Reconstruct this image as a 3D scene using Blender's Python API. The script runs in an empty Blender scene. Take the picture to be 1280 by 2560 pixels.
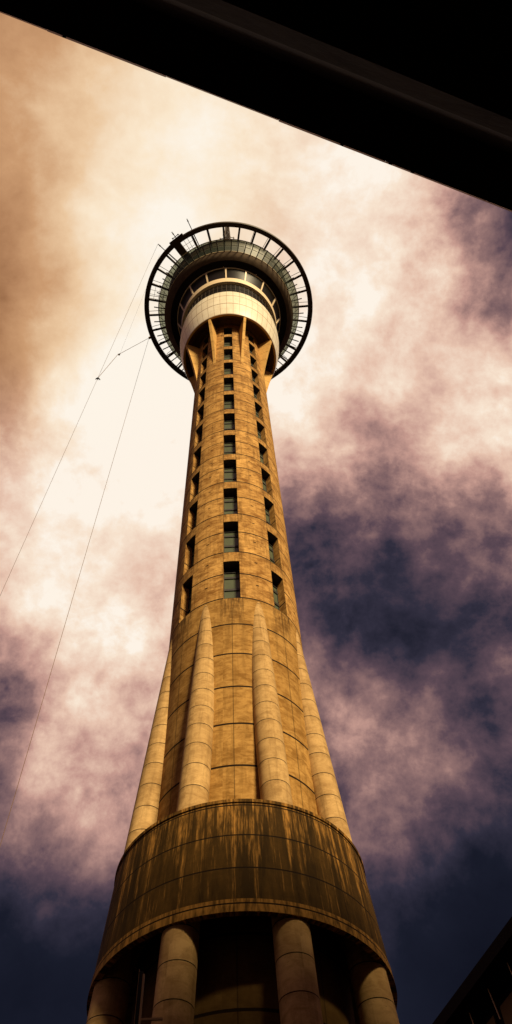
LUM=[(-0.246,-0.107,0.963,0.129),(-0.177,-0.109,0.978,-0.020),(-0.105,-0.110,0.988,0.039),(-0.027,-0.110,0.994,0.206),(0.052,-0.110,0.993,0.072),(0.127,-0.109,0.986,0.159),(0.258,-0.106,0.960,0.030),(-0.259,-0.036,0.965,-0.035),(-0.187,-0.036,0.982,0.000),(-0.112,-0.036,0.993,-0.054),(-0.030,-0.036,0.999,0.086),(0.053,-0.036,0.998,0.015),(0.131,-0.035,0.991,-0.020),(0.203,-0.035,0.979,0.146),(0.326,-0.033,0.945,-0.042),(-0.270,0.042,0.962,-0.012),(-0.196,0.043,0.980,0.174),(-0.119,0.044,0.992,0.163),(-0.033,0.045,0.998,0.038),(0.053,0.045,0.998,-0.003),(0.134,0.045,0.990,0.135),(0.209,0.045,0.977,0.160),(0.337,0.044,0.940,-0.252),(-0.281,0.124,0.951,0.058),(-0.205,0.128,0.970,-0.126),(-0.125,0.130,0.984,0.099),(-0.037,0.132,0.991,0.125),(0.053,0.133,0.990,-0.060),(0.137,0.132,0.982,0.226),(0.215,0.131,0.968,0.188),(0.285,0.129,0.950,-0.227),(-0.291,0.211,0.933,0.099),(-0.213,0.217,0.953,-0.094),(-0.130,0.221,0.966,0.152),(-0.040,0.224,0.974,0.216),(0.053,0.225,0.973,-0.026),(0.139,0.224,0.965,0.160),(0.219,0.222,0.950,-0.116),(0.290,0.218,0.932,0.080),(-0.298,0.301,0.906,-0.157),(-0.219,0.309,0.926,0.224),(-0.135,0.315,0.940,0.135),(-0.043,0.319,0.947,-0.040),(0.052,0.320,0.946,0.093),(0.140,0.318,0.938,0.210),(0.221,0.315,0.923,-0.113),(0.294,0.310,0.904,0.410),(-0.303,0.390,0.870,-0.093),(-0.223,0.400,0.889,0.158),(-0.139,0.408,0.902,0.034),(-0.045,0.413,0.910,0.251),(0.050,0.415,0.909,-0.010),(0.140,0.413,0.900,0.069),(0.222,0.408,0.886,-0.020),(0.295,0.401,0.867,0.051),(-0.305,0.476,0.825,0.301),(-0.226,0.488,0.843,0.120),(-0.141,0.498,0.856,0.030),(-0.047,0.504,0.862,0.220),(0.048,0.506,0.861,-0.304),(0.138,0.503,0.853,0.180),(0.220,0.497,0.839,-0.111),(0.293,0.489,0.822,0.011),(-0.304,0.557,0.773,-0.046),(-0.225,0.571,0.789,0.076),(-0.141,0.582,0.801,0.133),(-0.049,0.589,0.807,0.061),(0.046,0.591,0.805,-0.043),(0.134,0.588,0.798,0.090),(0.216,0.581,0.785,-0.428),(0.288,0.571,0.768,0.197),(-0.301,0.631,0.715,-0.018),(-0.223,0.646,0.730,0.043),(-0.141,0.658,0.740,-0.014),(-0.050,0.666,0.744,-0.110),(0.043,0.668,0.743,-0.001),(0.130,0.665,0.736,0.130),(0.209,0.657,0.724,0.011),(0.281,0.646,0.709,-0.092),(-0.295,0.696,0.654,-0.078),(-0.219,0.713,0.666,0.137),(-0.139,0.725,0.675,0.196),(-0.050,0.733,0.679,0.069),(0.039,0.735,0.677,-0.030),(0.124,0.732,0.670,0.037),(0.202,0.724,0.660,0.196),(0.272,0.712,0.647,-0.028),(-0.287,0.753,0.592,-0.181),(-0.214,0.769,0.602,-0.011),(-0.136,0.782,0.608,-0.124),(-0.050,0.790,0.611,-0.041),(0.036,0.792,0.610,-0.011),(0.118,0.788,0.604,-0.187),(0.193,0.780,0.595,-0.110),(0.321,0.756,0.571,-0.205),(-0.278,0.801,0.530,0.030),(-0.207,0.817,0.538,0.125),(-0.132,0.829,0.543,-0.122),(-0.050,0.837,0.545,-0.027),(0.033,0.839,0.543,0.086),(0.111,0.836,0.538,0.023),(0.183,0.828,0.530,0.162),(0.308,0.804,0.509,-0.078),(-0.269,0.841,0.470,-0.290),(-0.200,0.856,0.476,-0.031),(-0.128,0.868,0.480,-0.078),(-0.050,0.875,0.481,-0.120),(0.030,0.877,0.479,-0.144),(0.104,0.874,0.474,-0.141),(0.237,0.856,0.459,-0.333)]
import bpy, math, random
from mathutils import Vector, Matrix
random.seed(7)
sin, cos, pi, rad = math.sin, math.cos, math.pi, math.radians
G = 1.6            # eye height: heights below are measured from the eye, meshes are lifted by G
D = 44.447         # distance from camera to tower axis
AZ0 = -2.4         # azimuth of the window column nearest the camera (0 = towards camera, + = right)
scene = bpy.context.scene
col = scene.collection

# ------------------------------------------------------------------ materials
def newmat(name):
    m = bpy.data.materials.new(name); m.use_nodes = True
    nt = m.node_tree
    return m, nt, nt.nodes['Principled BSDF']
def N(nt, typ, **kw):
    n = nt.nodes.new(typ)
    for k, v in kw.items():
        if k[0] == 'i' and k[1:].isdigit(): n.inputs[int(k[1:])].default_value = v
        else: setattr(n, k, v)
    return n
def M(nt, op, a, b=None, c=None, clamp=False):
    n = nt.nodes.new('ShaderNodeMath'); n.operation = op; n.use_clamp = clamp
    for i, v in enumerate((a, b, c)):
        if v is None: continue
        if isinstance(v, (int, float)): n.inputs[i].default_value = v
        else: nt.links.new(v, n.inputs[i])
    return n.outputs[0]
def mixc(nt, f, a, b, blend='MIX'):
    n = nt.nodes.new('ShaderNodeMix'); n.data_type = 'RGBA'; n.blend_type = blend
    for s, v in ((0, f), (6, a), (7, b)):
        if isinstance(v, (int, float)): n.inputs[s].default_value = v
        elif isinstance(v, tuple): n.inputs[s].default_value = (*v, 1)
        else: nt.links.new(v, n.inputs[s])
    return n.outputs[2]
def uvnodes(nt):
    uv = N(nt, 'ShaderNodeUVMap', uv_map='UVMap'); s = N(nt, 'ShaderNodeSeparateXYZ')
    nt.links.new(uv.outputs[0], s.inputs[0])
    return s.outputs[0], s.outputs[1]
def noise(nt, vec, scale, detail=4, rough=.6, dist=0.):
    n = N(nt, 'ShaderNodeTexNoise'); n.inputs['Scale'].default_value = scale
    n.inputs['Detail'].default_value = detail; n.inputs['Roughness'].default_value = rough
    n.inputs['Distortion'].default_value = dist
    nt.links.new(vec, n.inputs['Vector']); return n.outputs[0]
def comb(nt, x, y, z=0.):
    n = nt.nodes.new('ShaderNodeCombineXYZ')
    for i, v in enumerate((x, y, z)):
        if isinstance(v, (int, float)): n.inputs[i].default_value = v
        else: nt.links.new(v, n.inputs[i])
    return n.outputs[0]
def ramp(nt, f, stops):
    n = nt.nodes.new('ShaderNodeValToRGB'); e = n.color_ramp.elements
    while len(e) < len(stops): e.new(.5)
    for el, (p, c) in zip(e, stops):
        el.position = p; el.color = (*c, 1) if isinstance(c, tuple) else (c, c, c, 1)
    nt.links.new(f, n.inputs[0]); return n.outputs[0]
def line(nt, v, start, pitch, w):
    """1 on thin lines at v = start + k*pitch"""
    t = M(nt, 'FRACT', M(nt, 'DIVIDE', M(nt, 'SUBTRACT', v, start - w / 2 + 1000 * pitch * 0), pitch))
    return M(nt, 'LESS_THAN', t, w / pitch)
def bump(nt, bsdf, h, strength=.3, dist=.05):
    b = N(nt, 'ShaderNodeBump'); b.inputs['Strength'].default_value = strength; b.inputs['Distance'].default_value = dist
    nt.links.new(h, b.inputs['Height']); nt.links.new(b.outputs[0], bsdf.inputs['Normal'])

def concrete(name, base, dark, joints=None, seams=None, streak=.5, rough=.85, slots=False, stain=None, blot=1.):
    """weathered cast concrete. UV: u = metres round the girth, v = height in metres"""
    m, nt, b = newmat(name)
    u, v = uvnodes(nt)
    vec = comb(nt, u, v)
    n1 = noise(nt, vec, .5, 6, .65, .4)
    n2 = noise(nt, comb(nt, M(nt, 'MULTIPLY', u, 1.), M(nt, 'MULTIPLY', v, 2.0)), 1.1, 8, .72, .8)
    n3 = noise(nt, vec, 7., 4, .7)
    ns = noise(nt, comb(nt, M(nt, 'MULTIPLY', u, 2.4), M(nt, 'MULTIPLY', v, .14), 3.), 1., 5, .65)
    f = M(nt, 'ADD', M(nt, 'MULTIPLY', n1, .45), M(nt, 'MULTIPLY', n2, .55))
    f = ramp(nt, f, [(.40, 0.), (.57, 1.)])
    c = mixc(nt, M(nt, 'MULTIPLY', M(nt, 'SUBTRACT', 1., f), .75 * blot, clamp=True), base, dark)
    s = ramp(nt, ns, [(.50, 0.), (.72, 1.)])
    c = mixc(nt, M(nt, 'MULTIPLY', s, streak * .6), c, tuple(x * .45 for x in dark))
    sp = ramp(nt, n3, [(.60, 0.), (.70, 1.)])
    c = mixc(nt, M(nt, 'MULTIPLY', sp, .5), c, tuple(x * .5 for x in dark))
    # each lift of concrete came out a little different
    if joints:
        j0, jp, jw = joints
        cell = M(nt, 'FLOOR', M(nt, 'DIVIDE', M(nt, 'SUBTRACT', v, j0), jp))
        cu = M(nt, 'FLOOR', M(nt, 'DIVIDE', M(nt, 'SUBTRACT', u, seams[0] if seams else 0.), seams[1] if seams else 4.7))
        wn = N(nt, 'ShaderNodeTexWhiteNoise', noise_dimensions='2D'); nt.links.new(comb(nt, cell, cu), wn.inputs['Vector'])
        c = mixc(nt, M(nt, 'MULTIPLY', wn.outputs[0], .28), c, dark)
        # soot gathering under each joint
        fr = M(nt, 'FRACT', M(nt, 'DIVIDE', M(nt, 'SUBTRACT', v, j0), jp))
        under = ramp(nt, fr, [(.80, 0.), (1., 1.)])
        nb = ramp(nt, noise(nt, comb(nt, M(nt, 'MULTIPLY', u, 1.6), M(nt, 'MULTIPLY', v, .35), 9.), 1., 4, .6), [(.45, 0.), (.65, 1.)])
        c = mixc(nt, M(nt, 'MULTIPLY', M(nt, 'MULTIPLY', under, nb), .55), c, tuple(x * .4 for x in dark))
    if stain: c = stain(nt, u, v, c, n3)
    msk = None
    if joints: msk = line(nt, v, j0, jp, jw)
    if seams:
        sm = M(nt, 'MULTIPLY', line(nt, u, seams[0], seams[1], seams[2]), .55)
        if len(seams) > 3: sm = M(nt, 'MULTIPLY', sm, M(nt, 'LESS_THAN', v, seams[3]))
        msk = M(nt, 'MAXIMUM', msk, sm) if msk is not None else sm
    if slots:
        # small formwork recesses half way up each lift, either side of every window column
        P = 2 * pi * 6 / 8
        su = M(nt, 'ABSOLUTE', M(nt, 'SUBTRACT', M(nt, 'MULTIPLY', M(nt, 'FRACT', M(nt, 'DIVIDE', M(nt, 'SUBTRACT', u, rad(AZ0) * 6), P)), P), P / 2))
        a = M(nt, 'LESS_THAN', su, .15)
        b2 = line(nt, v, 57.5 + 2.35, 3.89, .16)
        hi = M(nt, 'GREATER_THAN', v, 57.6)
        a = M(nt, 'MULTIPLY', M(nt, 'MULTIPLY', a, b2), hi)
        msk = M(nt, 'MAXIMUM', msk, a)
        c = mixc(nt, M(nt, 'MULTIPLY', M(nt, 'LESS_THAN', v, 57.45), .40), c, (.22, .115, .022))  # lower shaft: staining plus the shade between the legs, painted as one tone
        c = mixc(nt, M(nt, 'MULTIPLY', M(nt, 'LESS_THAN', v, 28.), .8), c, (.05, .027, .006))  # shade under the collar painted into the colour of the core
        # dirt washed down from the lowest sills
        below = M(nt, 'MULTIPLY', ramp(nt, M(nt, 'DIVIDE', M(nt, 'SUBTRACT', v, 52.), 8.), [(.05, 0.), (.67, 1.), (.688, 0.)]), M(nt, 'GREATER_THAN', su, P / 2 - 1.0))
        dn = ramp(nt, noise(nt, comb(nt, M(nt, 'MULTIPLY', u, 3.2), M(nt, 'MULTIPLY', v, .5), 4.), 1., 6, .7), [(.40, 0.), (.58, 1.)])
        c = mixc(nt, M(nt, 'MULTIPLY', M(nt, 'MULTIPLY', below, dn), .85), c, (.05, .022, .004))
        # and streaks down from every spandrel
        kk = M(nt, 'FRACT', M(nt, 'DIVIDE', M(nt, 'SUBTRACT', v, 63.6), 7.79))
        sd_ = M(nt, 'MULTIPLY', M(nt, 'MULTIPLY', M(nt, 'GREATER_THAN', su, P / 2 - 1.25), M(nt, 'LESS_THAN', kk, .6)), hi)
        c = mixc(nt, M(nt, 'MULTIPLY', M(nt, 'MULTIPLY', sd_, dn), .45), c, (.10, .045, .008))
        # panel edges running up the window columns
        e = M(nt, 'MULTIPLY', M(nt, 'LESS_THAN', M(nt, 'ABSOLUTE', M(nt, 'SUBTRACT', su, P / 2 - .754)), .03), M(nt, 'MULTIPLY', hi, .6))
        msk = M(nt, 'MAXIMUM', msk, e)
    if msk is not None: c = mixc(nt, msk, c, tuple(x * .06 for x in dark))
    nt.links.new(c, b.inputs['Base Color'])
    b.inputs['Roughness'].default_value = rough; b.inputs['Specular IOR Level'].default_value = .10
    h = M(nt, 'ADD', M(nt, 'MULTIPLY', n3, .5), n2)
    if msk is not None: h = M(nt, 'SUBTRACT', h, M(nt, 'MULTIPLY', msk, 2.))
    bump(nt, b, h, .35, .03)
    return m

def collar_stain(nt, u, v, c, n3):
    # black growth over the whole band, with pale run-off streaks from the coping
    top = M(nt, 'DIVIDE', M(nt, 'SUBTRACT', v, 25.9), 7.6)          # 0 bottom .. 1 top
    g = ramp(nt, noise(nt, comb(nt, M(nt, 'MULTIPLY', u, 1.1), M(nt, 'MULTIPLY', v, .16), 2.), 1., 8, .72), [(.38, 0.), (.60, 1.)])
    c = mixc(nt, M(nt, 'ADD', M(nt, 'MULTIPLY', g, .17), .82), c, (.026, .0130, .0015))
    n = noise(nt, comb(nt, M(nt, 'MULTIPLY', u, 1.7), M(nt, 'MULTIPLY', v, .07), 7.), 1., 9, .74)
    thr = M(nt, 'ADD', n, M(nt, 'MULTIPLY', M(nt, 'SUBTRACT', top, .12), .12))
    s = ramp(nt, thr, [(.555, 0.), (.67, 1.)])
    brk = ramp(nt, noise(nt, comb(nt, M(nt, 'MULTIPLY', u, 5.), M(nt, 'MULTIPLY', v, .9), 1.), 1., 4, .6), [(.38, .15), (.6, 1.)])
    s = M(nt, 'MULTIPLY', s, brk)
    lipf = M(nt, 'MULTIPLY', M(nt, 'LESS_THAN', v, 26.63), M(nt, 'MULTIPLY', brk, .6))
    s = M(nt, 'MAXIMUM', s, lipf)
    c = mixc(nt, M(nt, 'MULTIPLY', s, .85), c, (.50, .24, .05))
    return c

MAT = {}
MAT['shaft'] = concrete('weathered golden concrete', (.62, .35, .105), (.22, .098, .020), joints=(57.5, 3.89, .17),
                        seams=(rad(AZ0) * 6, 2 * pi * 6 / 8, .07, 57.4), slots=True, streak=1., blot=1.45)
MAT['leg'] = concrete('pale round leg concrete', (.56, .355, .145), (.27, .15, .05), joints=(57.0, 1.945, .06), streak=.85, blot=1.0)
MAT['collar'] = concrete('streaked black stained concrete', (.36, .18, .035), (.15, .068, .009), joints=(28.6, 2.25, .09),
                         seams=(rad(AZ0) * 8.2, 2 * pi * 8.2 / 8, .06), streak=.9, stain=collar_stain)
MAT['fin'] = concrete('smooth fin concrete', (.68, .41, .13), (.42, .22, .055), joints=(129.2, 3.89, .07), streak=.3, blot=.7)
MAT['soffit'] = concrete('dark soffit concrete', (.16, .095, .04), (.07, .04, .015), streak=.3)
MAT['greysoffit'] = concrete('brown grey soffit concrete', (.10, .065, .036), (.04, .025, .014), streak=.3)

def simple(name, c, rough=.5, metal=0., spec=.5, var=.25, scale=1.5):
    m, nt, b = newmat(name)
    tc = N(nt, 'ShaderNodeTexCoord')
    n = noise(nt, tc.outputs['Object'], scale, 5, .65)
    f = ramp(nt, n, [(.35, 0.), (.68, 1.)])
    cc = mixc(nt, M(nt, 'MULTIPLY', f, var), c, tuple(x * .45 for x in c))
    nt.links.new(cc, b.inputs['Base Color'])
    b.inputs['Roughness'].default_value = rough; b.inputs['Metallic'].default_value = metal; b.inputs['Specular IOR Level'].default_value = spec
    return m
MAT['glass'] = simple('dark recessed glass', (.010, .008, .006), .3, 0, .2, .3)
MAT['green'] = simple('pale green glass panel', (.085, .105, .062), .3, 0, .5, .35, .8)
MAT['frame'] = simple('near black window bar', (.012, .010, .008), .5)
MAT['palebar'] = simple('cream painted mullion', (.85, .66, .42), .5, var=.15)
MAT['ring'] = simple('dark brown painted ring steel', (.050, .028, .015), .6, 0, .3, .4, .6)
MAT['spoke'] = simple('dark spoke steel', (.045, .024, .012), .6, 0, .3)
MAT['lip'] = simple('pale edge trim', (.55, .42, .24), .5)
MAT['mast'] = simple('mast steel', (.06, .035, .018), .6)
MAT['cable'] = simple('tan wire rope', (.17, .085, .035), .6)
MAT['black'] = simple('matt black rubber', (.006, .005, .005), .7)
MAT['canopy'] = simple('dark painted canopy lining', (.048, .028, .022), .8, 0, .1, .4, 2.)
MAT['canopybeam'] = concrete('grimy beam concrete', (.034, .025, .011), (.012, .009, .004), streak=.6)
MAT['flash'] = simple('worn metal flashing', (.75, .40, .18), .6, .0, .5, .6, 5.)
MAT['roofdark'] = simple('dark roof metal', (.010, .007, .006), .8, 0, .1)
MAT['walldark'] = simple('brown facade panel', (.22, .13, .045), .7, 0, .2)
MAT['steel'] = simple('brushed galvanised steel', (.80, .55, .28), .5, .0)
MAT['ground'] = simple('worn asphalt paving', (.022, .017, .012), .9, 0, .2, .5, .4)

# white cladding panels of the pod
def cladding():
    m, nt, b = newmat('cream metal cladding panels')
    u, v = uvnodes(nt)
    P = 2 * pi * 9.6 / 48
    l1 = line(nt, u, rad(AZ0) * 9.6, P, .10)
    l2 = M(nt, 'MAXIMUM', line(nt, v, 152., 5.05, .34), M(nt, 'MULTIPLY', line(nt, v, 149.4, 2.52, .07), .5))
    msk = M(nt, 'MAXIMUM', M(nt, 'MULTIPLY', l1, .55), M(nt, 'MULTIPLY', l2, .75))
    n = noise(nt, comb(nt, u, M(nt, 'MULTIPLY', v, .5)), .7, 5, .6)
    cell = comb(nt, M(nt, 'FLOOR', M(nt, 'DIVIDE', M(nt, 'SUBTRACT', u, rad(AZ0) * 9.6), P)), M(nt, 'FLOOR', M(nt, 'DIVIDE', v, 2.52)))
    wn = N(nt, 'ShaderNodeTexWhiteNoise', noise_dimensions='2D'); nt.links.new(cell, wn.inputs['Vector'])
    c = mixc(nt, M(nt, 'MULTIPLY', wn.outputs[0], .25), (.97, .90, .72), (.93, .80, .58))
    c = mixc(nt, M(nt, 'MULTIPLY', ramp(nt, n, [(.4, 0.), (.7, 1.)]), .3), c, (.55, .40, .22))
    c = mixc(nt, msk, c, (.22, .12, .04))
    nt.links.new(c, b.inputs['Base Color']); b.inputs['Roughness'].default_value = .34; b.inputs['Specular IOR Level'].default_value = .6
    return m
MAT['clad'] = cladding()
def railglass():
    m, nt, b = newmat('green tinted screen glass')
    out = nt.nodes['Material Output']
    tr = N(nt, 'ShaderNodeBsdfTransparent'); tr.inputs[0].default_value = (.55, .57, .40, 1)
    mx = N(nt, 'ShaderNodeMixShader'); mx.inputs[0].default_value = .6
    b.inputs['Base Color'].default_value = (.035, .05, .03, 1); b.inputs['Roughness'].default_value = .45; b.inputs['Specular IOR Level'].default_value = .3
    nt.links.new(tr.outputs[0], mx.inputs[1]); nt.links.new(b.outputs[0], mx.inputs[2]); nt.links.new(mx.outputs[0], out.inputs[0])
    return m
MAT['railglass'] = railglass()

# ------------------------------------------------------------------ mesh building
class MB:
    def __init__(s): s.v = []; s.f = []; s.uv = []; s.sm = []
    def quad(s, pts, uvs=None, smooth=False):
        i = len(s.v); s.v += [tuple(p) for p in pts]; s.f.append(tuple(range(i, i + len(pts))))
        s.uv.append(uvs or [(p[0], p[2]) for p in pts]); s.sm.append(smooth)
    def revolve(s, prof, a0=-180., a1=180., n=192, share=False, rref=None, cx=0, cy=0):
        full = abs(a1 - a0 - 360) < 1e-6
        m = n + 1
        def ring(r, z):
            i = len(s.v)
            for k in range(n if full else m):
                a = rad(a0 + (a1 - a0) * k / n); s.v.append((cx + r * sin(a), cy - r * cos(a), z))
            return i
        L = 0; last = None
        for j in range(len(prof) - 1):
            (r0, z0), (r1, z1) = prof[j], prof[j + 1]
            i0 = last if (share and last is not None) else ring(r0, z0)
            i1 = ring(r1, z1); last = i1
            rr = rref or max(r0, r1)
            flat = abs(z1 - z0) < .3 * abs(r1 - r0)
            va, vb = (z0 + (r0 if flat else 0), z1 + (r1 if flat else 0))
            w = n if full else m
            for k in range(n):
                k2 = (k + 1) % w
                s.f.append((i0 + k, i0 + k2, i1 + k2, i1 + k)); s.sm.append(True)
                ua, ub = rad(a0 + (a1 - a0) * k / n) * rr, rad(a0 + (a1 - a0) * (k + 1) / n) * rr
                s.uv.append([(ua, va), (ub, va), (ub, vb), (ua, vb)])
    def box(s, o, ax, ay, az, sx, sy, sz):
        """box centred at o, axes ax ay az, full sizes"""
        o = Vector(o); ax, ay, az = [Vector(a).normalized() * (k / 2) for a, k in ((ax, sx), (ay, sy), (az, sz))]
        P = lambda i, j, k: o + ax * i + ay * j + az * k
        for q in (((-1,-1,-1),(-1,1,-1),(1,1,-1),(1,-1,-1)), ((-1,-1,1),(1,-1,1),(1,1,1),(-1,1,1)),
                  ((-1,-1,-1),(1,-1,-1),(1,-1,1),(-1,-1,1)), ((1,-1,-1),(1,1,-1),(1,1,1),(1,-1,1)),
                  ((1,1,-1),(-1,1,-1),(-1,1,1),(1,1,1)), ((-1,1,-1),(-1,-1,-1),(-1,-1,1),(-1,1,1))):
            pts = [P(*c) for c in q]
            s.quad(pts, [(p.x + p.y, p.z + .5 * (p.x - p.y)) for p in pts])
    def bar(s, a, b, w, h=None, up=(0, 0, 1)):
        a, b = Vector(a), Vector(b); d = b - a; L = d.length; d.normalize()
        u = Vector(up); sx = d.cross(u)
        if sx.length < 1e-4: sx = d.cross(Vector((1, 0, 0)))
        sx.normalize(); u = sx.cross(d)
        s.box((a + b) / 2, d, sx, u, L, w, h or w)
    def tube(s, pts, r, n=8, caps=True, radii=None):
        pts = [Vector(p) for p in pts]; prev = None; base = len(s.v)
        for i, p in enumerate(pts):
            d = (pts[min(i + 1, len(pts) - 1)] - pts[max(i - 1, 0)]).normalized()
            a = prev if prev is not None else (Vector((0, 0, 1)) if abs(d.z) < .9 else Vector((1, 0, 0)))
            a = (a - d * a.dot(d)).normalized(); prev = a; b = d.cross(a)
            rr = radii[i] if radii else r
            for k in range(n):
                t = 2 * pi * k / n; s.v.append(tuple(p + (a * cos(t) + b * sin(t)) * rr))
        for i in range(len(pts) - 1):
            for k in range(n):
                k2 = (k + 1) % n; A = base + i * n
                s.f.append((A + k, A + k2, A + n + k2, A + n + k)); s.sm.append(True)
                s.uv.append([(k, i), (k + 1, i), (k + 1, i + 1), (k, i + 1)])
        if caps:
            for A in (base, base + (len(pts) - 1) * n):
                s.f.append(tuple(A + k for k in range(n))); s.sm.append(False); s.uv.append([(0, 0)] * n)
    def build(s, name, mat, parent=None):
        me = bpy.data.meshes.new(name)
        off = Vector((0, 0, G))
        me.from_pydata([tuple(Vector(p) + off) for p in s.v], [], s.f)
        ul = me.uv_layers.new(name='UVMap'); flat = []
        for u in s.uv:
            for a in u: flat += [a[0], a[1]]
        ul.data.foreach_set('uv', flat)
        me.polygons.foreach_set('use_smooth', s.sm)
        me.materials.append(mat); me.update()
        o = bpy.data.objects.new(name, me); col.objects.link(o)
        if parent: o.parent = parent
        return o
def pol(az, r, z): a = rad(az); return Vector((r * sin(a), -r * cos(a), z))
def rdir(az): a = rad(az); return Vector((sin(a), -cos(a), 0))
def tdir(az): a = rad(az); return Vector((cos(a), sin(a), 0))
def tag(o, label=None, cat=None, group=None, kind=None):
    if label: o['label'] = label
    if cat: o['category'] = cat
    if group: o['group'] = group
    if kind: o['kind'] = kind
    return o
def empty(name, loc=(0, 0, 0)):
    o = bpy.data.objects.new(name, None); o.location = loc; o.empty_display_size = .5; col.objects.link(o); return o
def spin(src, daz, parent):
    """copy of a part (and its sub-parts) turned about the tower axis"""
    c = src.copy(); col.objects.link(c); c.parent = parent; c.rotation_euler = (0, 0, rad(daz))
    for ch in list(src.children):
        k = ch.copy(); col.objects.link(k); k.parent = c
    return c

# ------------------------------------------------------------------ the tower
T = empty('observation_tower')
tag(T, 'tall golden concrete observation tower with round pod, ringed skywalk and eight legs', 'tower')

WK = range(12)
def wz(k): return (57.45 if k == 0 else 65.27 + 7.79 * (k - 1), 63.6 + 7.79 * k if k < 11 else 147.6)
HW = 7.2
R = 6.0
sh = MB()
# outer skin with real openings
azs = []
for c in range(8):
    c0 = AZ0 + 45 * c
    azs += [c0 - HW + i * (2 * HW / 8) for i in range(8)]
    azs += [c0 + HW + i * ((45 - 2 * HW) / 16) for i in range(16)]
azs.append(AZ0 - HW + 360)
zs = [-1.6, 20, 40, 57.45]
for k in WK: zs += [wz(k)[0], wz(k)[1]]
zs = sorted(set(zs)) + [150.]
hole = lambda i, zl: (i % 24) < 8 and any(abs(wz(k)[0] - zl) < 1e-6 for k in WK)
nA = len(azs) - 1
for j in range(len(zs) - 1):
    i0 = len(sh.v)
    for z in (zs[j], zs[j + 1]):
        for i in range(nA): sh.v.append(tuple(pol(azs[i], R, z)))
    for i in range(nA):
        if hole(i, zs[j]): continue
        i2 = (i + 1) % nA
        sh.f.append((i0 + i, i0 + i2, i0 + nA + i2, i0 + nA + i)); sh.sm.append(True)
        ua, ub = rad(azs[i]) * R, rad(azs[i + 1]) * R
        sh.uv.append([(ua, zs[j]), (ub, zs[j]), (ub, zs[j + 1]), (ua, zs[j + 1])])
DEP = 1.0
for c in range(8):
    c0 = AZ0 + 45 * c; n_, t_ = rdir(c0), tdir(c0)
    hw = R * sin(rad(HW)); Ri = R * cos(rad(HW)) - DEP + .05
    for k in WK:
        z0, z1 = wz(k)
        for s_ in (-1, 1):
            a = pol(c0 + s_ * HW, R, z0); b = n_ * Ri + t_ * (hw * s_) + Vector((0, 0, z0))
            q = [a, b, b + Vector((0, 0, z1 - z0)), a + Vector((0, 0, z1 - z0))]
            if s_ < 0: q = q[::-1]
            sh.quad(q, [(1.3 + c + (0 if abs(p.x - a.x) < .01 else 1), p.z + 1.6) for p in q])
        for zz, fl in ((z0, 0), (z1, 1)):
            for i in range(8):
                a0_, a1_ = c0 - HW + i * HW / 4, c0 - HW + (i + 1) * HW / 4
                p0, p1 = pol(a0_, R, zz), pol(a1_, R, zz)
                w0, w1 = hw * (i / 4 - 1), hw * ((i + 1) / 4 - 1)
                b0, b1 = n_ * Ri + t_ * w0 + Vector((0, 0, zz)), n_ * Ri + t_ * w1 + Vector((0, 0, zz))
                q = [p0, p1, b1, b0]
                if fl: q = q[::-1]
                if fl: continue
                sh.quad(q, [(p.x, p.y + 1.) for p in q])
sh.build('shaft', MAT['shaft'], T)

# windows: dark pane, green glass panels and black bars
proto = {}
for k in WK:
    z0, z1 = wz(k); n_, t_ = rdir(AZ0), tdir(AZ0)
    hw = R * sin(rad(HW)); Rp = R * cos(rad(HW)) - DEP + .06
    zt = 63.6 + 7.79 * k
    g = MB(); g.box(n_ * (Rp - .03) + Vector((0, 0, (z0 + z1) / 2)), t_, n_, (0, 0, 1), 2 * hw - .004, .06, z1 - z0 - .004)
    w = g.build('window', MAT['glass'], T)
    p = MB()
    for a, b in ((-1.42, -.72), (-3.38, -1.76), (-6.1, -3.75)):
        za, zb = max(zt + a, z0 + .02), min(zt + b, z1 - .02)
        if zb > za: p.box(n_ * (Rp + .035) + Vector((0, 0, (za + zb) / 2)), t_, n_, (0, 0, 1), 2 * hw - .12, .05, zb - za)
    p.build('glass_panel', MAT['green'], w)
    f = MB()
    for a in (-.70, -1.59, -3.565):
        h = .1 if a == -.70 else .30
        if zt + a < z1 - .2: f.box(n_ * (Rp + .07) + Vector((0, 0, zt + a)), t_, n_, (0, 0, 1), 2 * hw - .01, .16, h)
    for s_ in (-1, 1):
        f.box(n_ * (Rp + .05) + t_ * (s_ * (hw - .035)) + Vector((0, 0, (z0 + z1) / 2)), t_, n_, (0, 0, 1), .06, .14, z1 - z0 - .01)
    f.build('window_frame', MAT['frame'], w)
    h_ = MB(); Ri = R * cos(rad(HW)) - DEP + .05
    top = []
    for i in range(9):
        a_ = pol(AZ0 - HW + i * HW / 4, R, z1); b_ = n_ * Ri + t_ * (hw * (i / 4 - 1)) + Vector((0, 0, z1)); top.append((a_, b_))
    for (a_, b_), (c_, d_) in zip(top[:-1], top[1:]): h_.quad([b_, d_, c_, a_])
    h_.build('window_head', MAT['frame'], w)  # heads near black: the shadow inside the opening is put into their colour
    for c in range(1, 8): spin(w, 45 * c, T)

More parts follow.
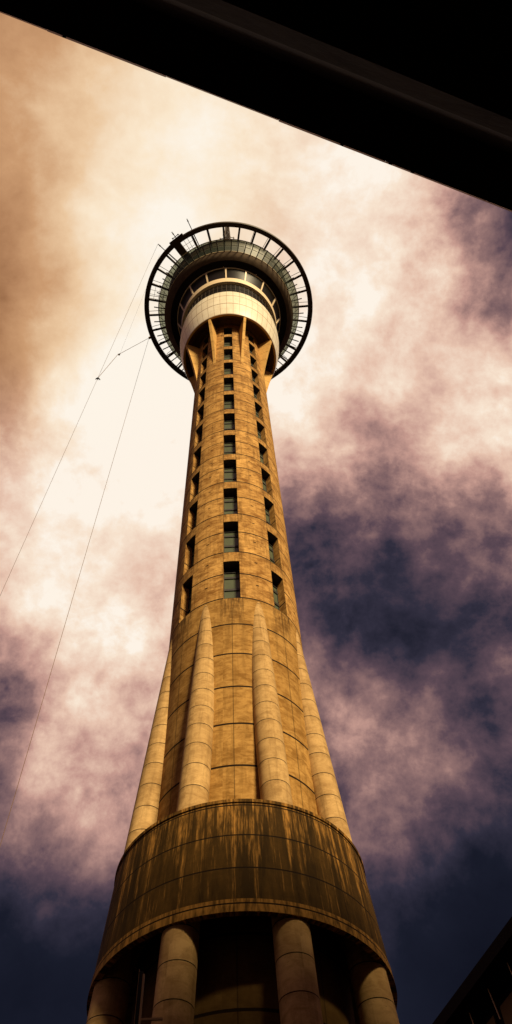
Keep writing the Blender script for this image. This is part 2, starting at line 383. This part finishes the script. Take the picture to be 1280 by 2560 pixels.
# legs
LS = .0735
def leg_r(z):
    t = max(0., min(1., (57.3 - z) / 13.))
    return .60 + .36 * (t ** .6)
def leg_out(z): return 6.0 + (57.3 - z) * LS
lg = MB(); AL = AZ0 + 22.5
zz = [-1.6, 5, 10, 15, 20, 25, 30, 35, 40, 44, 46, 48, 50, 52, 53.5, 55, 56, 56.7, 57.3, 58, 59]
ng = 40
for i, z in enumerate(zz):
    r = leg_r(z); c0 = rdir(AL) * (leg_out(z) - r)
    for k in range(ng):
        a = 2 * pi * k / ng; lg.v.append(tuple(c0 + rdir(AL) * (r * cos(a)) + tdir(AL) * (r * sin(a)) + Vector((0, 0, z))))
for i in range(len(zz) - 1):
    for k in range(ng):
        k2 = (k + 1) % ng; A = i * ng
        lg.f.append((A + k, A + k2, A + ng + k2, A + ng + k)); lg.sm.append(True)
        u0, u1 = 2 * pi * .95 * (k - ng / 2) / ng, 2 * pi * .95 * (k + 1 - ng / 2) / ng
        lg.uv.append([(u0, zz[i]), (u1, zz[i]), (u1, zz[i + 1]), (u0, zz[i + 1])])
leg = lg.build('leg', MAT['leg'], T)
for c in range(1, 8): spin(leg, 45 * c, T)

# collar round the legs
co = MB()
co.revolve([(8.47, 25.86), (8.405, 26.62), (8.36, 26.62), (7.85, 33.30), (7.92, 33.30), (7.92, 33.52), (7.45, 33.52)], rref=8.2)
co.revolve([(5.9, 28.2), (8.0, 28.2), (8.1, 25.86), (8.47, 25.86)])
co.build('collar', MAT['collar'], T)
dk = MB(); dk.revolve([(7.45, 33.52), (7.4, 33.2), (5.9, 33.2)]); dk.build('collar_deck', MAT['soffit'], T)

# fins carrying the pod
def fin():
    m = MB(); a = AZ0 + 22.5; n_, t_ = rdir(a), tdir(a)
    prof = []
    for i in range(13):
        t = i / 12; z = 126.8 + (147.1 - 126.8) * t
        r = 5.95 + (8.72 - 5.95) * (t ** 1.25) + .0
        prof.append((r, z))
    for i in range(12):
        (r0, z0), (r1, z1) = prof[i], prof[i + 1]
        for s_ in (-1, 1):
            o = t_ * (.24 * s_)
            q = [n_ * 5.7 + o + Vector((0, 0, z0)), n_ * r0 + o + Vector((0, 0, z0)), n_ * r1 + o + Vector((0, 0, z1)), n_ * 5.7 + o + Vector((0, 0, z1))]
            uv = [(5.7, z0), (r0, z0), (r1, z1), (5.7, z1)]
            if s_ > 0: pass
            else: q = q[::-1]; uv = uv[::-1]
            m.quad(q, uv)
        q = [n_ * r0 - t_ * .24 + Vector((0, 0, z0)), n_ * r0 + t_ * .24 + Vector((0, 0, z0)), n_ * r1 + t_ * .24 + Vector((0, 0, z1)), n_ * r1 - t_ * .24 + Vector((0, 0, z1))]
        m.quad(q, [(0, z0), (.48, z0), (.48, z1), (0, z1)])
    return m.build('support_fin', MAT['fin'], T)
fn = fin()
for c in range(1, 8): spin(fn, 45 * c, T)

# pod
p = MB(); p.revolve([(8.78, 146.82), (9.02, 148.), (9.42, 150.5), (9.70, 153.2), (9.87, 156.), (9.90, 158.6), (9.80, 161.05)], share=True, rref=9.6)
p.revolve([(9.80, 161.05), (9.25, 161.05)]); p.build('pod_cladding', MAT['clad'], T)
p = MB(); p.revolve([(8.78, 146.82), (8.42, 146.84), (8.36, 148.0)]); p.build('rim_band', MAT['fin'], T)
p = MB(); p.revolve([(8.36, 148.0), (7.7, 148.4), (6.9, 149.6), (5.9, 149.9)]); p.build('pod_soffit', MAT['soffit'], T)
p = MB(); p.revolve([(9.25, 161.05), (9.45, 169.3)]); wb = p.build('window_band', MAT['glass'], T)
p = MB()
for i in range(64):
    a = AZ0 + 360 / 64 * i; p.bar(pol(a, 9.30, 161.1), pol(a, 9.50, 169.25), .07)
for z, r in ((163.5, 9.36), (166.2, 9.42)):
    for i in range(128): p.bar(pol(360 / 128 * i, r, z), pol(360 / 128 * (i + 1), r, z), .06)
p.build('glazing_bar', MAT['ring'], wb)
p = MB(); p.revolve([(9.45, 169.3), (10.09, 169.31), (10.29, 171.9), (10.12, 171.95)], share=False); p.build('ledge', MAT['palebar'], T)
p = MB(); p.revolve([(10.12, 171.92), (11.36, 176.85)]); sg = p.build('slanted_window_band', MAT['glass'], T)
p = MB()
for i in range(16):
    a = AZ0 + 22.5 * i; p.bar(pol(a, 10.24, 171.9), pol(a, 11.44, 176.8), .30, .16, up=tuple(rdir(a)))
mu = p.build('mullion', MAT['palebar'], sg)
p = MB(); p.revolve([(11.30, 176.70), (11.46, 176.68), (11.50, 176.9), (11.3, 177.0)]); p.build('rim_band', MAT['palebar'], T)
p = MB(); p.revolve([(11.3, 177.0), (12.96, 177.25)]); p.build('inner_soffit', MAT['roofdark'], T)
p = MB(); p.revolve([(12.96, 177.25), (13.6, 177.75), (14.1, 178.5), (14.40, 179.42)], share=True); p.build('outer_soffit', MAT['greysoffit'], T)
p = MB(); p.revolve([(14.40, 179.42), (14.50, 179.42), (14.52, 179.62), (13.4, 179.66)]); p.build('deck_edge', MAT['lip'], T)
p = MB(); p.revolve([(13.4, 179.6), (13.4, 182.1)]); p.build('inner_wall', MAT['glass'], T)
p = MB(); p.revolve([(13.4, 182.1), (13.9, 182.1), (13.9, 182.8), (13.4, 182.8)]); p.build('floor_band', MAT['lip'], T)
p = MB(); p.revolve([(13.4, 182.8), (13.4, 184.6), (13.95, 184.7), (13.95, 185.5), (14.5, 185.6), (14.5, 192.5), (14.7, 192.5), (14.7, 193.2), (6, 197)]); p.build('upper_wall', MAT['ring'], T)
# tinted screen, its panels and the brackets that carry it
NG = 64
pr = MB(); a0, a1 = AZ0 - .2, AZ0 - .2 + 360 / NG
g1, g2 = a0 + .12, a1 - .12
pr.quad([pol(g1, 14.46, 179.64), pol(g2, 14.46, 179.64), pol(g2, 16.16, 184.38), pol(g1, 16.16, 184.38)])
gp = pr.build('screen_panel', MAT['railglass'], T)
p = MB()
p.bar(pol(a0, 14.2, 179.55), pol(a0, 16.9, 179.75), .19, .2)
p.bar(pol(a0, 14.42, 179.6), pol(a0, 16.2, 184.4), .07, .09, up=tuple(rdir(a0)))
br = p.build('bracket', MAT['frame'], gp)
for i in range(1, NG): spin(gp, 360 / NG * i, T)
p = MB(); p.revolve([(16.10, 184.38), (16.26, 184.36), (16.28, 184.52), (16.1, 184.54), (16.10, 184.38)]); p.build('handrail', MAT['lip'], T)
p = MB(); p.revolve([(15.30, 182.0), (15.36, 182.0), (15.36, 182.12), (15.3, 182.12), (15.30, 182.0)]); p.build('screen_rail', MAT['frame'], T)

# skywalk ring
p = MB(); p.revolve([(18.53, 186.0), (19.5, 186.0), (19.61, 186.25), (19.61, 186.9), (18.53, 186.9), (18.53, 186.0)]); p.build('skywalk_ring', MAT['ring'], T)
SP0 = AZ0 - .2
p = MB(); p.bar(pol(SP0, 13.5, 185.7), pol(SP0, 18.6, 186.2), .42, .42); s1 = p.build('spoke', MAT['spoke'], T)
p = MB(); p.bar(pol(SP0, 13.8, 190.2), pol(SP0, 18.9, 190.2), .10, .10); p.bar(pol(SP0, 18.85, 190.2), pol(SP0, 19.2, 186.6), .06, .06); p.build('tie_rod', MAT['spoke'], s1)
for i in range(1, 32): spin(s1, 11.25 * i, T)
def grate(a0, a1):
    p = MB(); n_ = rdir((a0 + a1) / 2)
    for i in range(4):
        t = i / 3; a = a0 + (a1 - a0) * t; p.bar(pol(a, 15.2, 186.3), pol(a, 18.6, 186.3), .07)
    for r in (15.4, 16.5, 17.55):
        p.bar(pol(a0, r, 186.35), pol(a1, r, 186.35), .07)
    p.build('safety_grating', MAT['spoke'], T)
grate(SP0 - 32, SP0 - 23.5); grate(SP0 - 77.8, SP0 - 68.5)
p = MB(); a = -37.4; p.box(pol(a, 16.6, 186.05), rdir(a), tdir(a), (0, 0, 1), 6.2, 1.7, .35)
p.box(pol(-35.5, 19.5, 186.5), rdir(-35.5), tdir(-35.5), (0, 0, 1), .9, 3.6, .5)
p.build('jump_platform', MAT['ring'], T)
for a, ro in ((-46.3, 21.6), (-35.4, 21.45), (-23.8, 22.1)):
    p = MB(); p.bar(pol(a, 15.0, 187.1), pol(a, ro, 187.1), .16, .16); p.box(pol(a, ro - .55, 187.1), rdir(a), tdir(a), (0, 0, 1), .3, .26, .26)
    if a == -35.4:
        p.bar(pol(-33.1, 20.2, 187.15), pol(-37.4, 20.15, 187.15), .14, .14)
        for b in (-33.1, -37.4): p.box(pol(b, 20.18, 187.1), rdir(b), tdir(b), (0, 0, 1), .28, .28, .28)
    p.build('outrigger', MAT['mast'], T)
p = MB(); p.box(pol(-108.6, 19.9, 186.9), rdir(-108), tdir(-108), (0, 0, 1), .5, .5, .4); p.build('cable_anchor', MAT['lip'], T)
# two white lamps under the big soffit
for a in (-4.8, 31.5):
    p = MB(); p.revolve([(.02, 176.55), (.10, 176.6), (.12, 176.72), (.09, 176.95)], n=12, share=True, cx=pol(a, 11.62, 0).x, cy=pol(a, 11.62, 0).y); p.build('soffit_lamp', MAT['palebar'], T)
# upper shaft and mast
p = MB(); p.revolve([(6, 190), (4.2, 214), (6.8, 217), (7.0, 222), (3.2, 224), (2.2, 240), (1.7, 262)]); p.build('upper_shaft', MAT['soffit'], T)
p = MB(); W = 1.25
for sx in (-1, 1):
    for sy in (-1, 1):
        p.bar((sx * W, sy * W, 262), (sx * W * .45, sy * W * .45, 322), .26)
z = 262.; i = 0
while z < 320:
    w0 = W * (1 - .55 * (z - 262) / 60); z2 = z + 2.4; w1 = W * (1 - .55 * (z2 - 262) / 60)
    C = [(-1, -1), (1, -1), (1, 1), (-1, 1)]
    for k in range(4):
        a, b = C[k], C[(k + 1) % 4]
        p.bar((a[0] * w0, a[1] * w0, z), (b[0] * w1, b[1] * w1, z2), .16)
        p.bar((a[0] * w1, a[1] * w1, z2), (b[0] * w1, b[1] * w1, z2), .16)
    if i % 3 == 0:
        an = random.uniform(0, 6.28); L = random.uniform(1.2, 1.9)
        p.bar((0, 0, z), (cos(an) * L, sin(an) * L, z + .2), .12); p.bar((cos(an) * L, sin(an) * L, z - .9), (cos(an) * L, sin(an) * L, z + 1.1), .2)
    z = z2; i += 1
p.bar((0, 0, 262), (0, 0, 328), .30)
for an, L, zb in ((2.6, 3.0, 294.), (.5, 2.6, 295.)):
    p.bar((0, 0, zb), (cos(an) * L, sin(an) * L * .5, zb + 2.2), .2); p.bar((cos(an) * L, sin(an) * L * .5, zb + .8), (cos(an) * L, sin(an) * L * .5, zb + 3.4), .34)
p.build('lattice_mast', MAT['mast'], T)

# ------------------------------------------------------------------ wires on the left
CY = -D
def cam(x, y, z): return Vector((x, y - D, z))      # camera-relative metres -> world
def raypt(d, z): return cam(d[0] / d[2] * z, d[1] / d[2] * z, z)
def cable(name, a, b, r, label, sag=0., n=24, group='wires from the ring'):
    pts = [a.lerp(b, i / n) - Vector((0, 0, sag * 4 * (i / n) * (1 - i / n))) for i in range(n + 1)]
    m = MB(); m.tube(pts, r, 6); o = m.build(name, MAT['cable']); tag(o, label, 'cable', group); return o
A0 = pol(-46.3, 21.6, 187.1); A1 = raypt((-.2793, .5269, .8028), 100.)
def ext(a, b, z): t = (a.z - z) / (a.z - b.z); return a + (b - a) * t
Ag = ext(A0, A1, -1.55)
cable('guide_cable', A0, Ag, .028, 'outer of the two long tan guide wires, running from the outrigger tip')
B0 = pol(-108.6, 20.1, 186.9); B1 = raypt((-.2662, .7378, .6203), 60.)
cable('guide_cable', B0, ext(B0, B1, -1.55), .034, 'inner of the two long tan guide wires, nearer the tower')
# trolley sits on the outer guide wire
best = None
for i in range(1000):
    q = A0.lerp(Ag, i / 1000); c_ = q - cam(0, 0, 0); e = abs(c_.x / c_.z + .1612 / .9394)
    if best is None or e < best[0]: best = (e, q)
TR = best[1]
S1 = raypt((-.1333, .2776, .9514), (187 + TR.z) / 2 + 2)
cable('tether_cable', B0, S1, .045, 'short tan tether linking the ring edge with the curved black weight')
cable('tether_cable', S1 - Vector((.35, 0, .3)), TR, .045, 'short tan tether between the curved black weight and the black trolley')
C0 = pol(-50.5, 19.9, 187.)
cable('tether_cable', C0, S1, .014, 'faint hair-thin wire from the ring top down to the curved black weight')
wt = empty('cable_weight', tuple(S1 + Vector((0, 0, G)))); tag(wt, 'small curved black weight with tan end knobs hanging on the tether', 'weight')
p = MB(); d1 = (TR - S1).normalized(); sd = Vector((1, 0, 0))
L = .95
up = d1.cross(Vector((0, 0, 1))).normalized()
pts = [Vector((0, 0, -G)) + d1 * (L * t) + Vector((-.16 * sin(pi * t), .10 * sin(pi * t), 0)) for t in (0, .2, .4, .6, .8, 1)]
p.tube(pts, .1, 10, radii=[.05, .12, .17, .19, .21, .20]); p.build('weight_body', MAT['black'], wt)
for t in (-.04, 1.45):
    p = MB(); c_ = Vector((0, 0, -G)) + d1 * (L * t)
    p.tube([c_ - d1 * .09, c_ - d1 * .04, c_ + d1 * .04, c_ + d1 * .09], .1, 8, radii=[.04, .1, .1, .04]); p.build('end_knob', MAT['flash'], wt)
tr = empty('cable_trolley', tuple(TR + Vector((0, 0, G)))); tag(tr, 'small black trolley with two drooping arms on the outer guide wire', 'trolley')
V = lambda x, y, z: Vector((x, y, z - G))
p = MB(); p.tube([V(0, -.15, .06), V(0, -.05, 0), V(.0, .12, 0), V(.02, .38, -.05)], .1, 8, radii=[.06, .14, .12, .05]); p.build('trolley_body', MAT['black'], tr)
for s_ in (-1, 1):
    p = MB(); p.tube([V(0, -.05, 0), V(.22 * s_, .05, -.03), V(.42 * s_, .22 if s_ < 0 else .34, -.06)], .1, 8, radii=[.11, .12, .09]); p.build('arm', MAT['black'], tr)

# ------------------------------------------------------------------ canopy over the camera, and an unseen block behind it added to shade the tower
ca = empty('canopy_building', (0, -D - 6, 0)); CB = Vector((0, D + 6, 0))
tag(ca, 'building edge with dark overhanging canopy crossing the top right corner', 'building')
ed = Vector((1.0, .353, 0)).normalized(); nb = Vector((ed.y, -ed.x, 0))     # along the edge, and back (away from tower)
def cpt(s, w, z): return cam(0, 0, 0) + Vector((0, .0, 0)) + ed * s + nb * w + Vector((0, 0, z)) + CB
H = 6.0; k_ = H / 5.
e0 = -(.014 * cos(math.atan(.353))) * k_        # signed offset of the edge behind the eye
w1 = e0 + .275 * k_; zb = 4.1; w2 = .412 / 5 * zb * 1.02
def prism(name, prof, mat, s0=-14, s1=34, seg=24, closed=True):
    m = MB(); P = prof + ([prof[0]] if closed else [])
    for (wa, za), (wb, zb_) in zip(P[:-1], P[1:]):
        for i in range(seg):
            sa, sb = s0 + (s1 - s0) * i / seg, s0 + (s1 - s0) * (i + 1) / seg
            d_ = math.hypot(wb - wa, zb_ - za)
            m.quad([cpt(sa, wa, za), cpt(sb, wa, za), cpt(sb, wb, zb_), cpt(sa, wb, zb_)], [(sa, za + wa), (sb, za + wa), (sb, za + wa + d_), (sa, za + wa + d_)])
    for s in (s0, s1): m.quad([cpt(s, w, z) for w, z in prof])
    return m.build(name, mat, ca)
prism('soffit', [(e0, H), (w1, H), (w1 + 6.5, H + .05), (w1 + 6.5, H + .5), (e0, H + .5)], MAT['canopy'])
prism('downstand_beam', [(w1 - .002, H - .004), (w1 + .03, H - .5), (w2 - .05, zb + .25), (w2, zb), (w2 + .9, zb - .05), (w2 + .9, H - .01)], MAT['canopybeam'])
m = MB()
for i in range(60):
    s = -14 + i * .8
    o_ = random.choice((0, 0, .001, .002)); w_ = random.choice((.008, .010, .012))
    m.quad([cpt(s, e0 - .001 - o_, H - .004), cpt(s + .797, e0 - .001 - o_, H - .004), cpt(s + .797, e0 - o_ - w_, H + .07), cpt(s, e0 - o_ - w_, H + .07)])
    m.quad([cpt(s, e0 - o_ - w_, H + .07), cpt(s + .797, e0 - o_ - w_, H + .07), cpt(s + .797, e0 + .03, H + .07), cpt(s, e0 + .03, H + .07)])
m.build('edge_flashing', MAT['flash'], ca)
m = MB()
for s in (.715, 1.02, 1.16, -.9):
    m.box(cpt(s * k_, e0 - .006, H + .01), ed, nb, (0, 0, 1), .022, .012, .02)
m.build('fixing_clip', MAT['black'], ca)
m = MB(); s0, s1, h = -30, 85, 59  # unseen block, its height chosen so its shadow dims the tower's foot
m.box(cpt((s0 + s1) / 2, 7.0 + 8, h / 2 - .8), ed, nb, (0, 0, 1), s1 - s0, 16, h + 1.6)
m.build('wall', MAT['walldark'], ca)
m = MB()
for r_ in range(14):
    for c_ in range(34): m.box(cpt(s0 + 2.5 + c_ * 3.2, 6.98, 7.6 + r_ * 3.6), ed, nb, (0, 0, 1), 2.2, .06, 1.9)
m.build('unseen_pane', MAT['glass'], ca)  # panes on the unseen block

# ------------------------------------------------------------------ dark building at lower right
rb = empty('low_building', tuple(cam(9, 25, 0))); RO = -cam(9, 25, 0)
tag(rb, 'nearly black building with a sloping roof edge at lower right', 'building')
HB = 15.
PA = raypt((.196, .8559, .4785), HB); PB = raypt((.2917, .7846, .547), HB)
e = (PB - PA).normalized(); e.z = 0; n2 = Vector((-e.y, e.x, 0))
if n2.x < 0: n2 = -n2
def bp(s, w, z): return Vector((PA.x, PA.y, 0)) + e * s + n2 * w + Vector((0, 0, z)) + RO
m = MB(); m.box(bp(3, 5, HB - .2), e, n2, (0, 0, 1), 34, 10, .4); m.build('roof', MAT['roofdark'], rb)
m = MB(); m.box(bp(3, 5.05, (HB - 2.0) / 2), e, n2, (0, 0, 1), 33, 8.0, HB + 1.2 - .02); m.build('wall', MAT['roofdark'], rb)
for i in range(12):
    m = MB(); m.box(bp(-7.5 + i * 1.3, 1.0, HB - 1.75), e, n2, (0, 0, 1), .85, .06, 2.1); m.build('facade_panel', MAT['walldark'], rb)
for i in range(9):
    m = MB(); m.bar(bp(-5.0 + i * 1.3, .5, HB - .4), bp(-5.0 + i * 1.3, .62, HB - 1.3), .03); m.build('hanger_rod', MAT['steel'], rb)

# ------------------------------------------------------------------ post at lower left
bx = -1.556; ps = empty('steel_post', (bx, 12 - D, 0)); PO = -Vector((bx, 12 - D, 0))
tag(ps, 'slim steel post with short crossbar standing before the dark recess under the collar', 'post')
m = MB(); m.box(PO + cam(bx, 12, 3.02), (1, 0, 0), (0, 1, 0), (0, 0, 1), .055, .055, 9.26)
m.build('post', MAT['black'], ps)
m = MB(); m.box(PO + cam(bx + .042, 11.995, 3.0), (1, 0, 0), (0, 1, 0), (0, 0, 1), .028, .06, 9.2); m.build('lit_edge', MAT['steel'], ps)  # lit corner of the tube, painted as a pale strip
m = MB(); m.box(PO + cam(bx - .034, 11.995, 3.03), (1, 0, 0), (0, 1, 0), (0, 0, 1), .006, .05, 9.3); m.build('lit_edge', MAT['steel'], ps)  # dimmer lit corner on the other side, also a painted strip
m = MB(); m.box(PO + cam(bx + .22, 11.94, 6.895), (1, 0, 0), (0, 1, 0), (0, 0, 1), .32, .03, .03); m.build('crossbar', MAT['steel'], ps)

# ------------------------------------------------------------------ ground
m = MB(); S = 1500
m.quad([(-S, -S, -1.6), (S, -S, -1.6), (S, S, -1.6), (-S, S, -1.6)]); tag(m.build('ground', MAT['ground']), kind='structure')

# ------------------------------------------------------------------ sky
SKYOFF = 3.1
SUN_AZ, SUN_EL = 28., 35.      # degrees, azimuth as seen from the tower, 0 = towards the camera
W_ = bpy.data.worlds.new('World'); scene.world = W_; W_.use_nodes = True; nt = W_.node_tree
bg = nt.nodes['Background']
tc = N(nt, 'ShaderNodeTexCoord'); d = tc.outputs['Generated']
acc = None
for x, y, z, w in LUM:
    v = N(nt, 'ShaderNodeVectorMath', operation='DOT_PRODUCT'); nt.links.new(d, v.inputs[0]); v.inputs[1].default_value = (x, y, z)
    g_ = M(nt, 'EXPONENT', M(nt, 'MULTIPLY_ADD', v.outputs['Value'], 115., -115.))
    acc = M(nt, 'MULTIPLY_ADD', g_, w, .42 if acc is None else acc)
wv = N(nt, 'ShaderNodeTexNoise'); wv.inputs['Scale'].default_value = 3.2; wv.inputs['Detail'].default_value = 4; nt.links.new(d, wv.inputs['Vector'])
sc = N(nt, 'ShaderNodeVectorMath', operation='MULTIPLY_ADD'); nt.links.new(wv.outputs['Color'], sc.inputs[0]); sc.inputs[1].default_value = (.06, .06, .06); nt.links.new(d, sc.inputs[2])
of_ = N(nt, 'ShaderNodeVectorMath', operation='ADD'); nt.links.new(sc.outputs[0], of_.inputs[0]); of_.inputs[1].default_value = (SKYOFF, .37 * SKYOFF, 0)
dw = of_.outputs[0]
n1 = noise(nt, dw, 7.0, 10, .57); n2_ = noise(nt, dw, 19., 8, .60); n3_ = noise(nt, dw, 75., 5, .7)
nn = M(nt, 'ADD', M(nt, 'MULTIPLY', M(nt, 'SUBTRACT', n1, .5), 1.55), M(nt, 'MULTIPLY', M(nt, 'SUBTRACT', n2_, .5), .65))
nn = M(nt, 'ADD', nn, M(nt, 'MULTIPLY', M(nt, 'SUBTRACT', n3_, .5), .22))
# ragged where cloud thins, smooth where it is thick or clear
env = ramp(nt, acc, [(.08, .12), (.28, .55), (.6, .85), (.85, .62), (1., .46)])
wd = N(nt, 'ShaderNodeVectorMath', operation='DOT_PRODUCT'); nt.links.new(d, wd.inputs[0]); wd.inputs[1].default_value = (-.24, .05, .9695)
wf = ramp(nt, wd.outputs['Value'], [(.93, 0.), (.975, 1.)])
env = M(nt, 'MULTIPLY', env, M(nt, 'SUBTRACT', 1., M(nt, 'MULTIPLY', wf, .6)))
lum = M(nt, 'ADD', acc, M(nt, 'MULTIPLY', nn, env), clamp=True)
def lin(*c): return tuple(((x / 255 + .055) / 1.055) ** 2.4 if x > 10 else x / 255 / 12.92 for x in c)
cool = ramp(nt, lum, [(0., lin(14, 15, 24)), (.12, lin(24, 26, 38)), (.24, lin(50, 47, 62)), (.38, lin(94, 74, 84)), (.52, lin(145, 112, 110)),
                      (.66, lin(198, 154, 142)), (.80, lin(232, 196, 175)), (.93, lin(249, 228, 207)), (1., lin(255, 244, 230))])
warm = ramp(nt, lum, [(0., lin(30, 18, 10)), (.3, lin(105, 72, 50)), (.45, lin(154, 108, 74)), (.55, lin(180, 132, 94)),
                      (.66, lin(204, 156, 114)), (.80, lin(236, 200, 160)), (.92, lin(252, 232, 204)), (1., lin(255, 246, 232))])
cloud = mixc(nt, wf, cool, warm)
sky = N(nt, 'ShaderNodeTexSky', sky_type='NISHITA'); sky.sun_disc = False
sky.sun_elevation = rad(SUN_EL); sky.sun_rotation = rad(180 - SUN_AZ)
# clear blue shows only through the thinnest cloud
thin = ramp(nt, lum, [(.05, 1.), (.45, 0.)])
tint = mixc(nt, 1., sky.outputs[0], (.002, .002, .003), 'MULTIPLY')
skyc = mixc(nt, M(nt, 'MULTIPLY', thin, .5), cloud, tint, 'ADD')
nt.links.new(skyc, bg.inputs[0]); bg.inputs[1].default_value = .74

# ------------------------------------------------------------------ sun
L_ = bpy.data.lights.new('sun', 'SUN'); L_.energy = 4.6; L_.angle = rad(14); L_.color = (1., .80, .48)
so = bpy.data.objects.new('sun', L_); col.objects.link(so)
sdir = rdir(SUN_AZ) * cos(rad(SUN_EL)) + Vector((0, 0, sin(rad(SUN_EL))))
so.rotation_euler = sdir.to_track_quat('Z', 'Y').to_euler()

# ------------------------------------------------------------------ camera
cd = bpy.data.cameras.new('camera'); co_ = bpy.data.objects.new('camera', cd); col.objects.link(co_)
Rv = Vector((0.99937261, 0.00450337, -0.03512989)); Uv = Vector((0.02029296, -0.8857343, 0.4637488)); Fv = Vector((0.02902731, 0.46417074, 0.88526998))
mt = Matrix((Rv, Uv, -Fv)).transposed().to_4x4(); mt.translation = Vector((0, -D, G))
co_.matrix_world = mt
cd.sensor_fit = 'VERTICAL'; cd.sensor_height = 36; cd.sensor_width = 18; cd.lens = 1988.0 / 2560 * 36
cd.clip_start = .05; cd.clip_end = 5000
scene.camera = co_
scene.view_settings.view_transform = 'Standard'; scene.view_settings.look = 'None'
scene.view_settings.exposure = .42; scene.view_settings.gamma = 1
scene.render.resolution_x = 512; scene.render.resolution_y = 1024
scene.cycles.transparent_max_bounces = 16
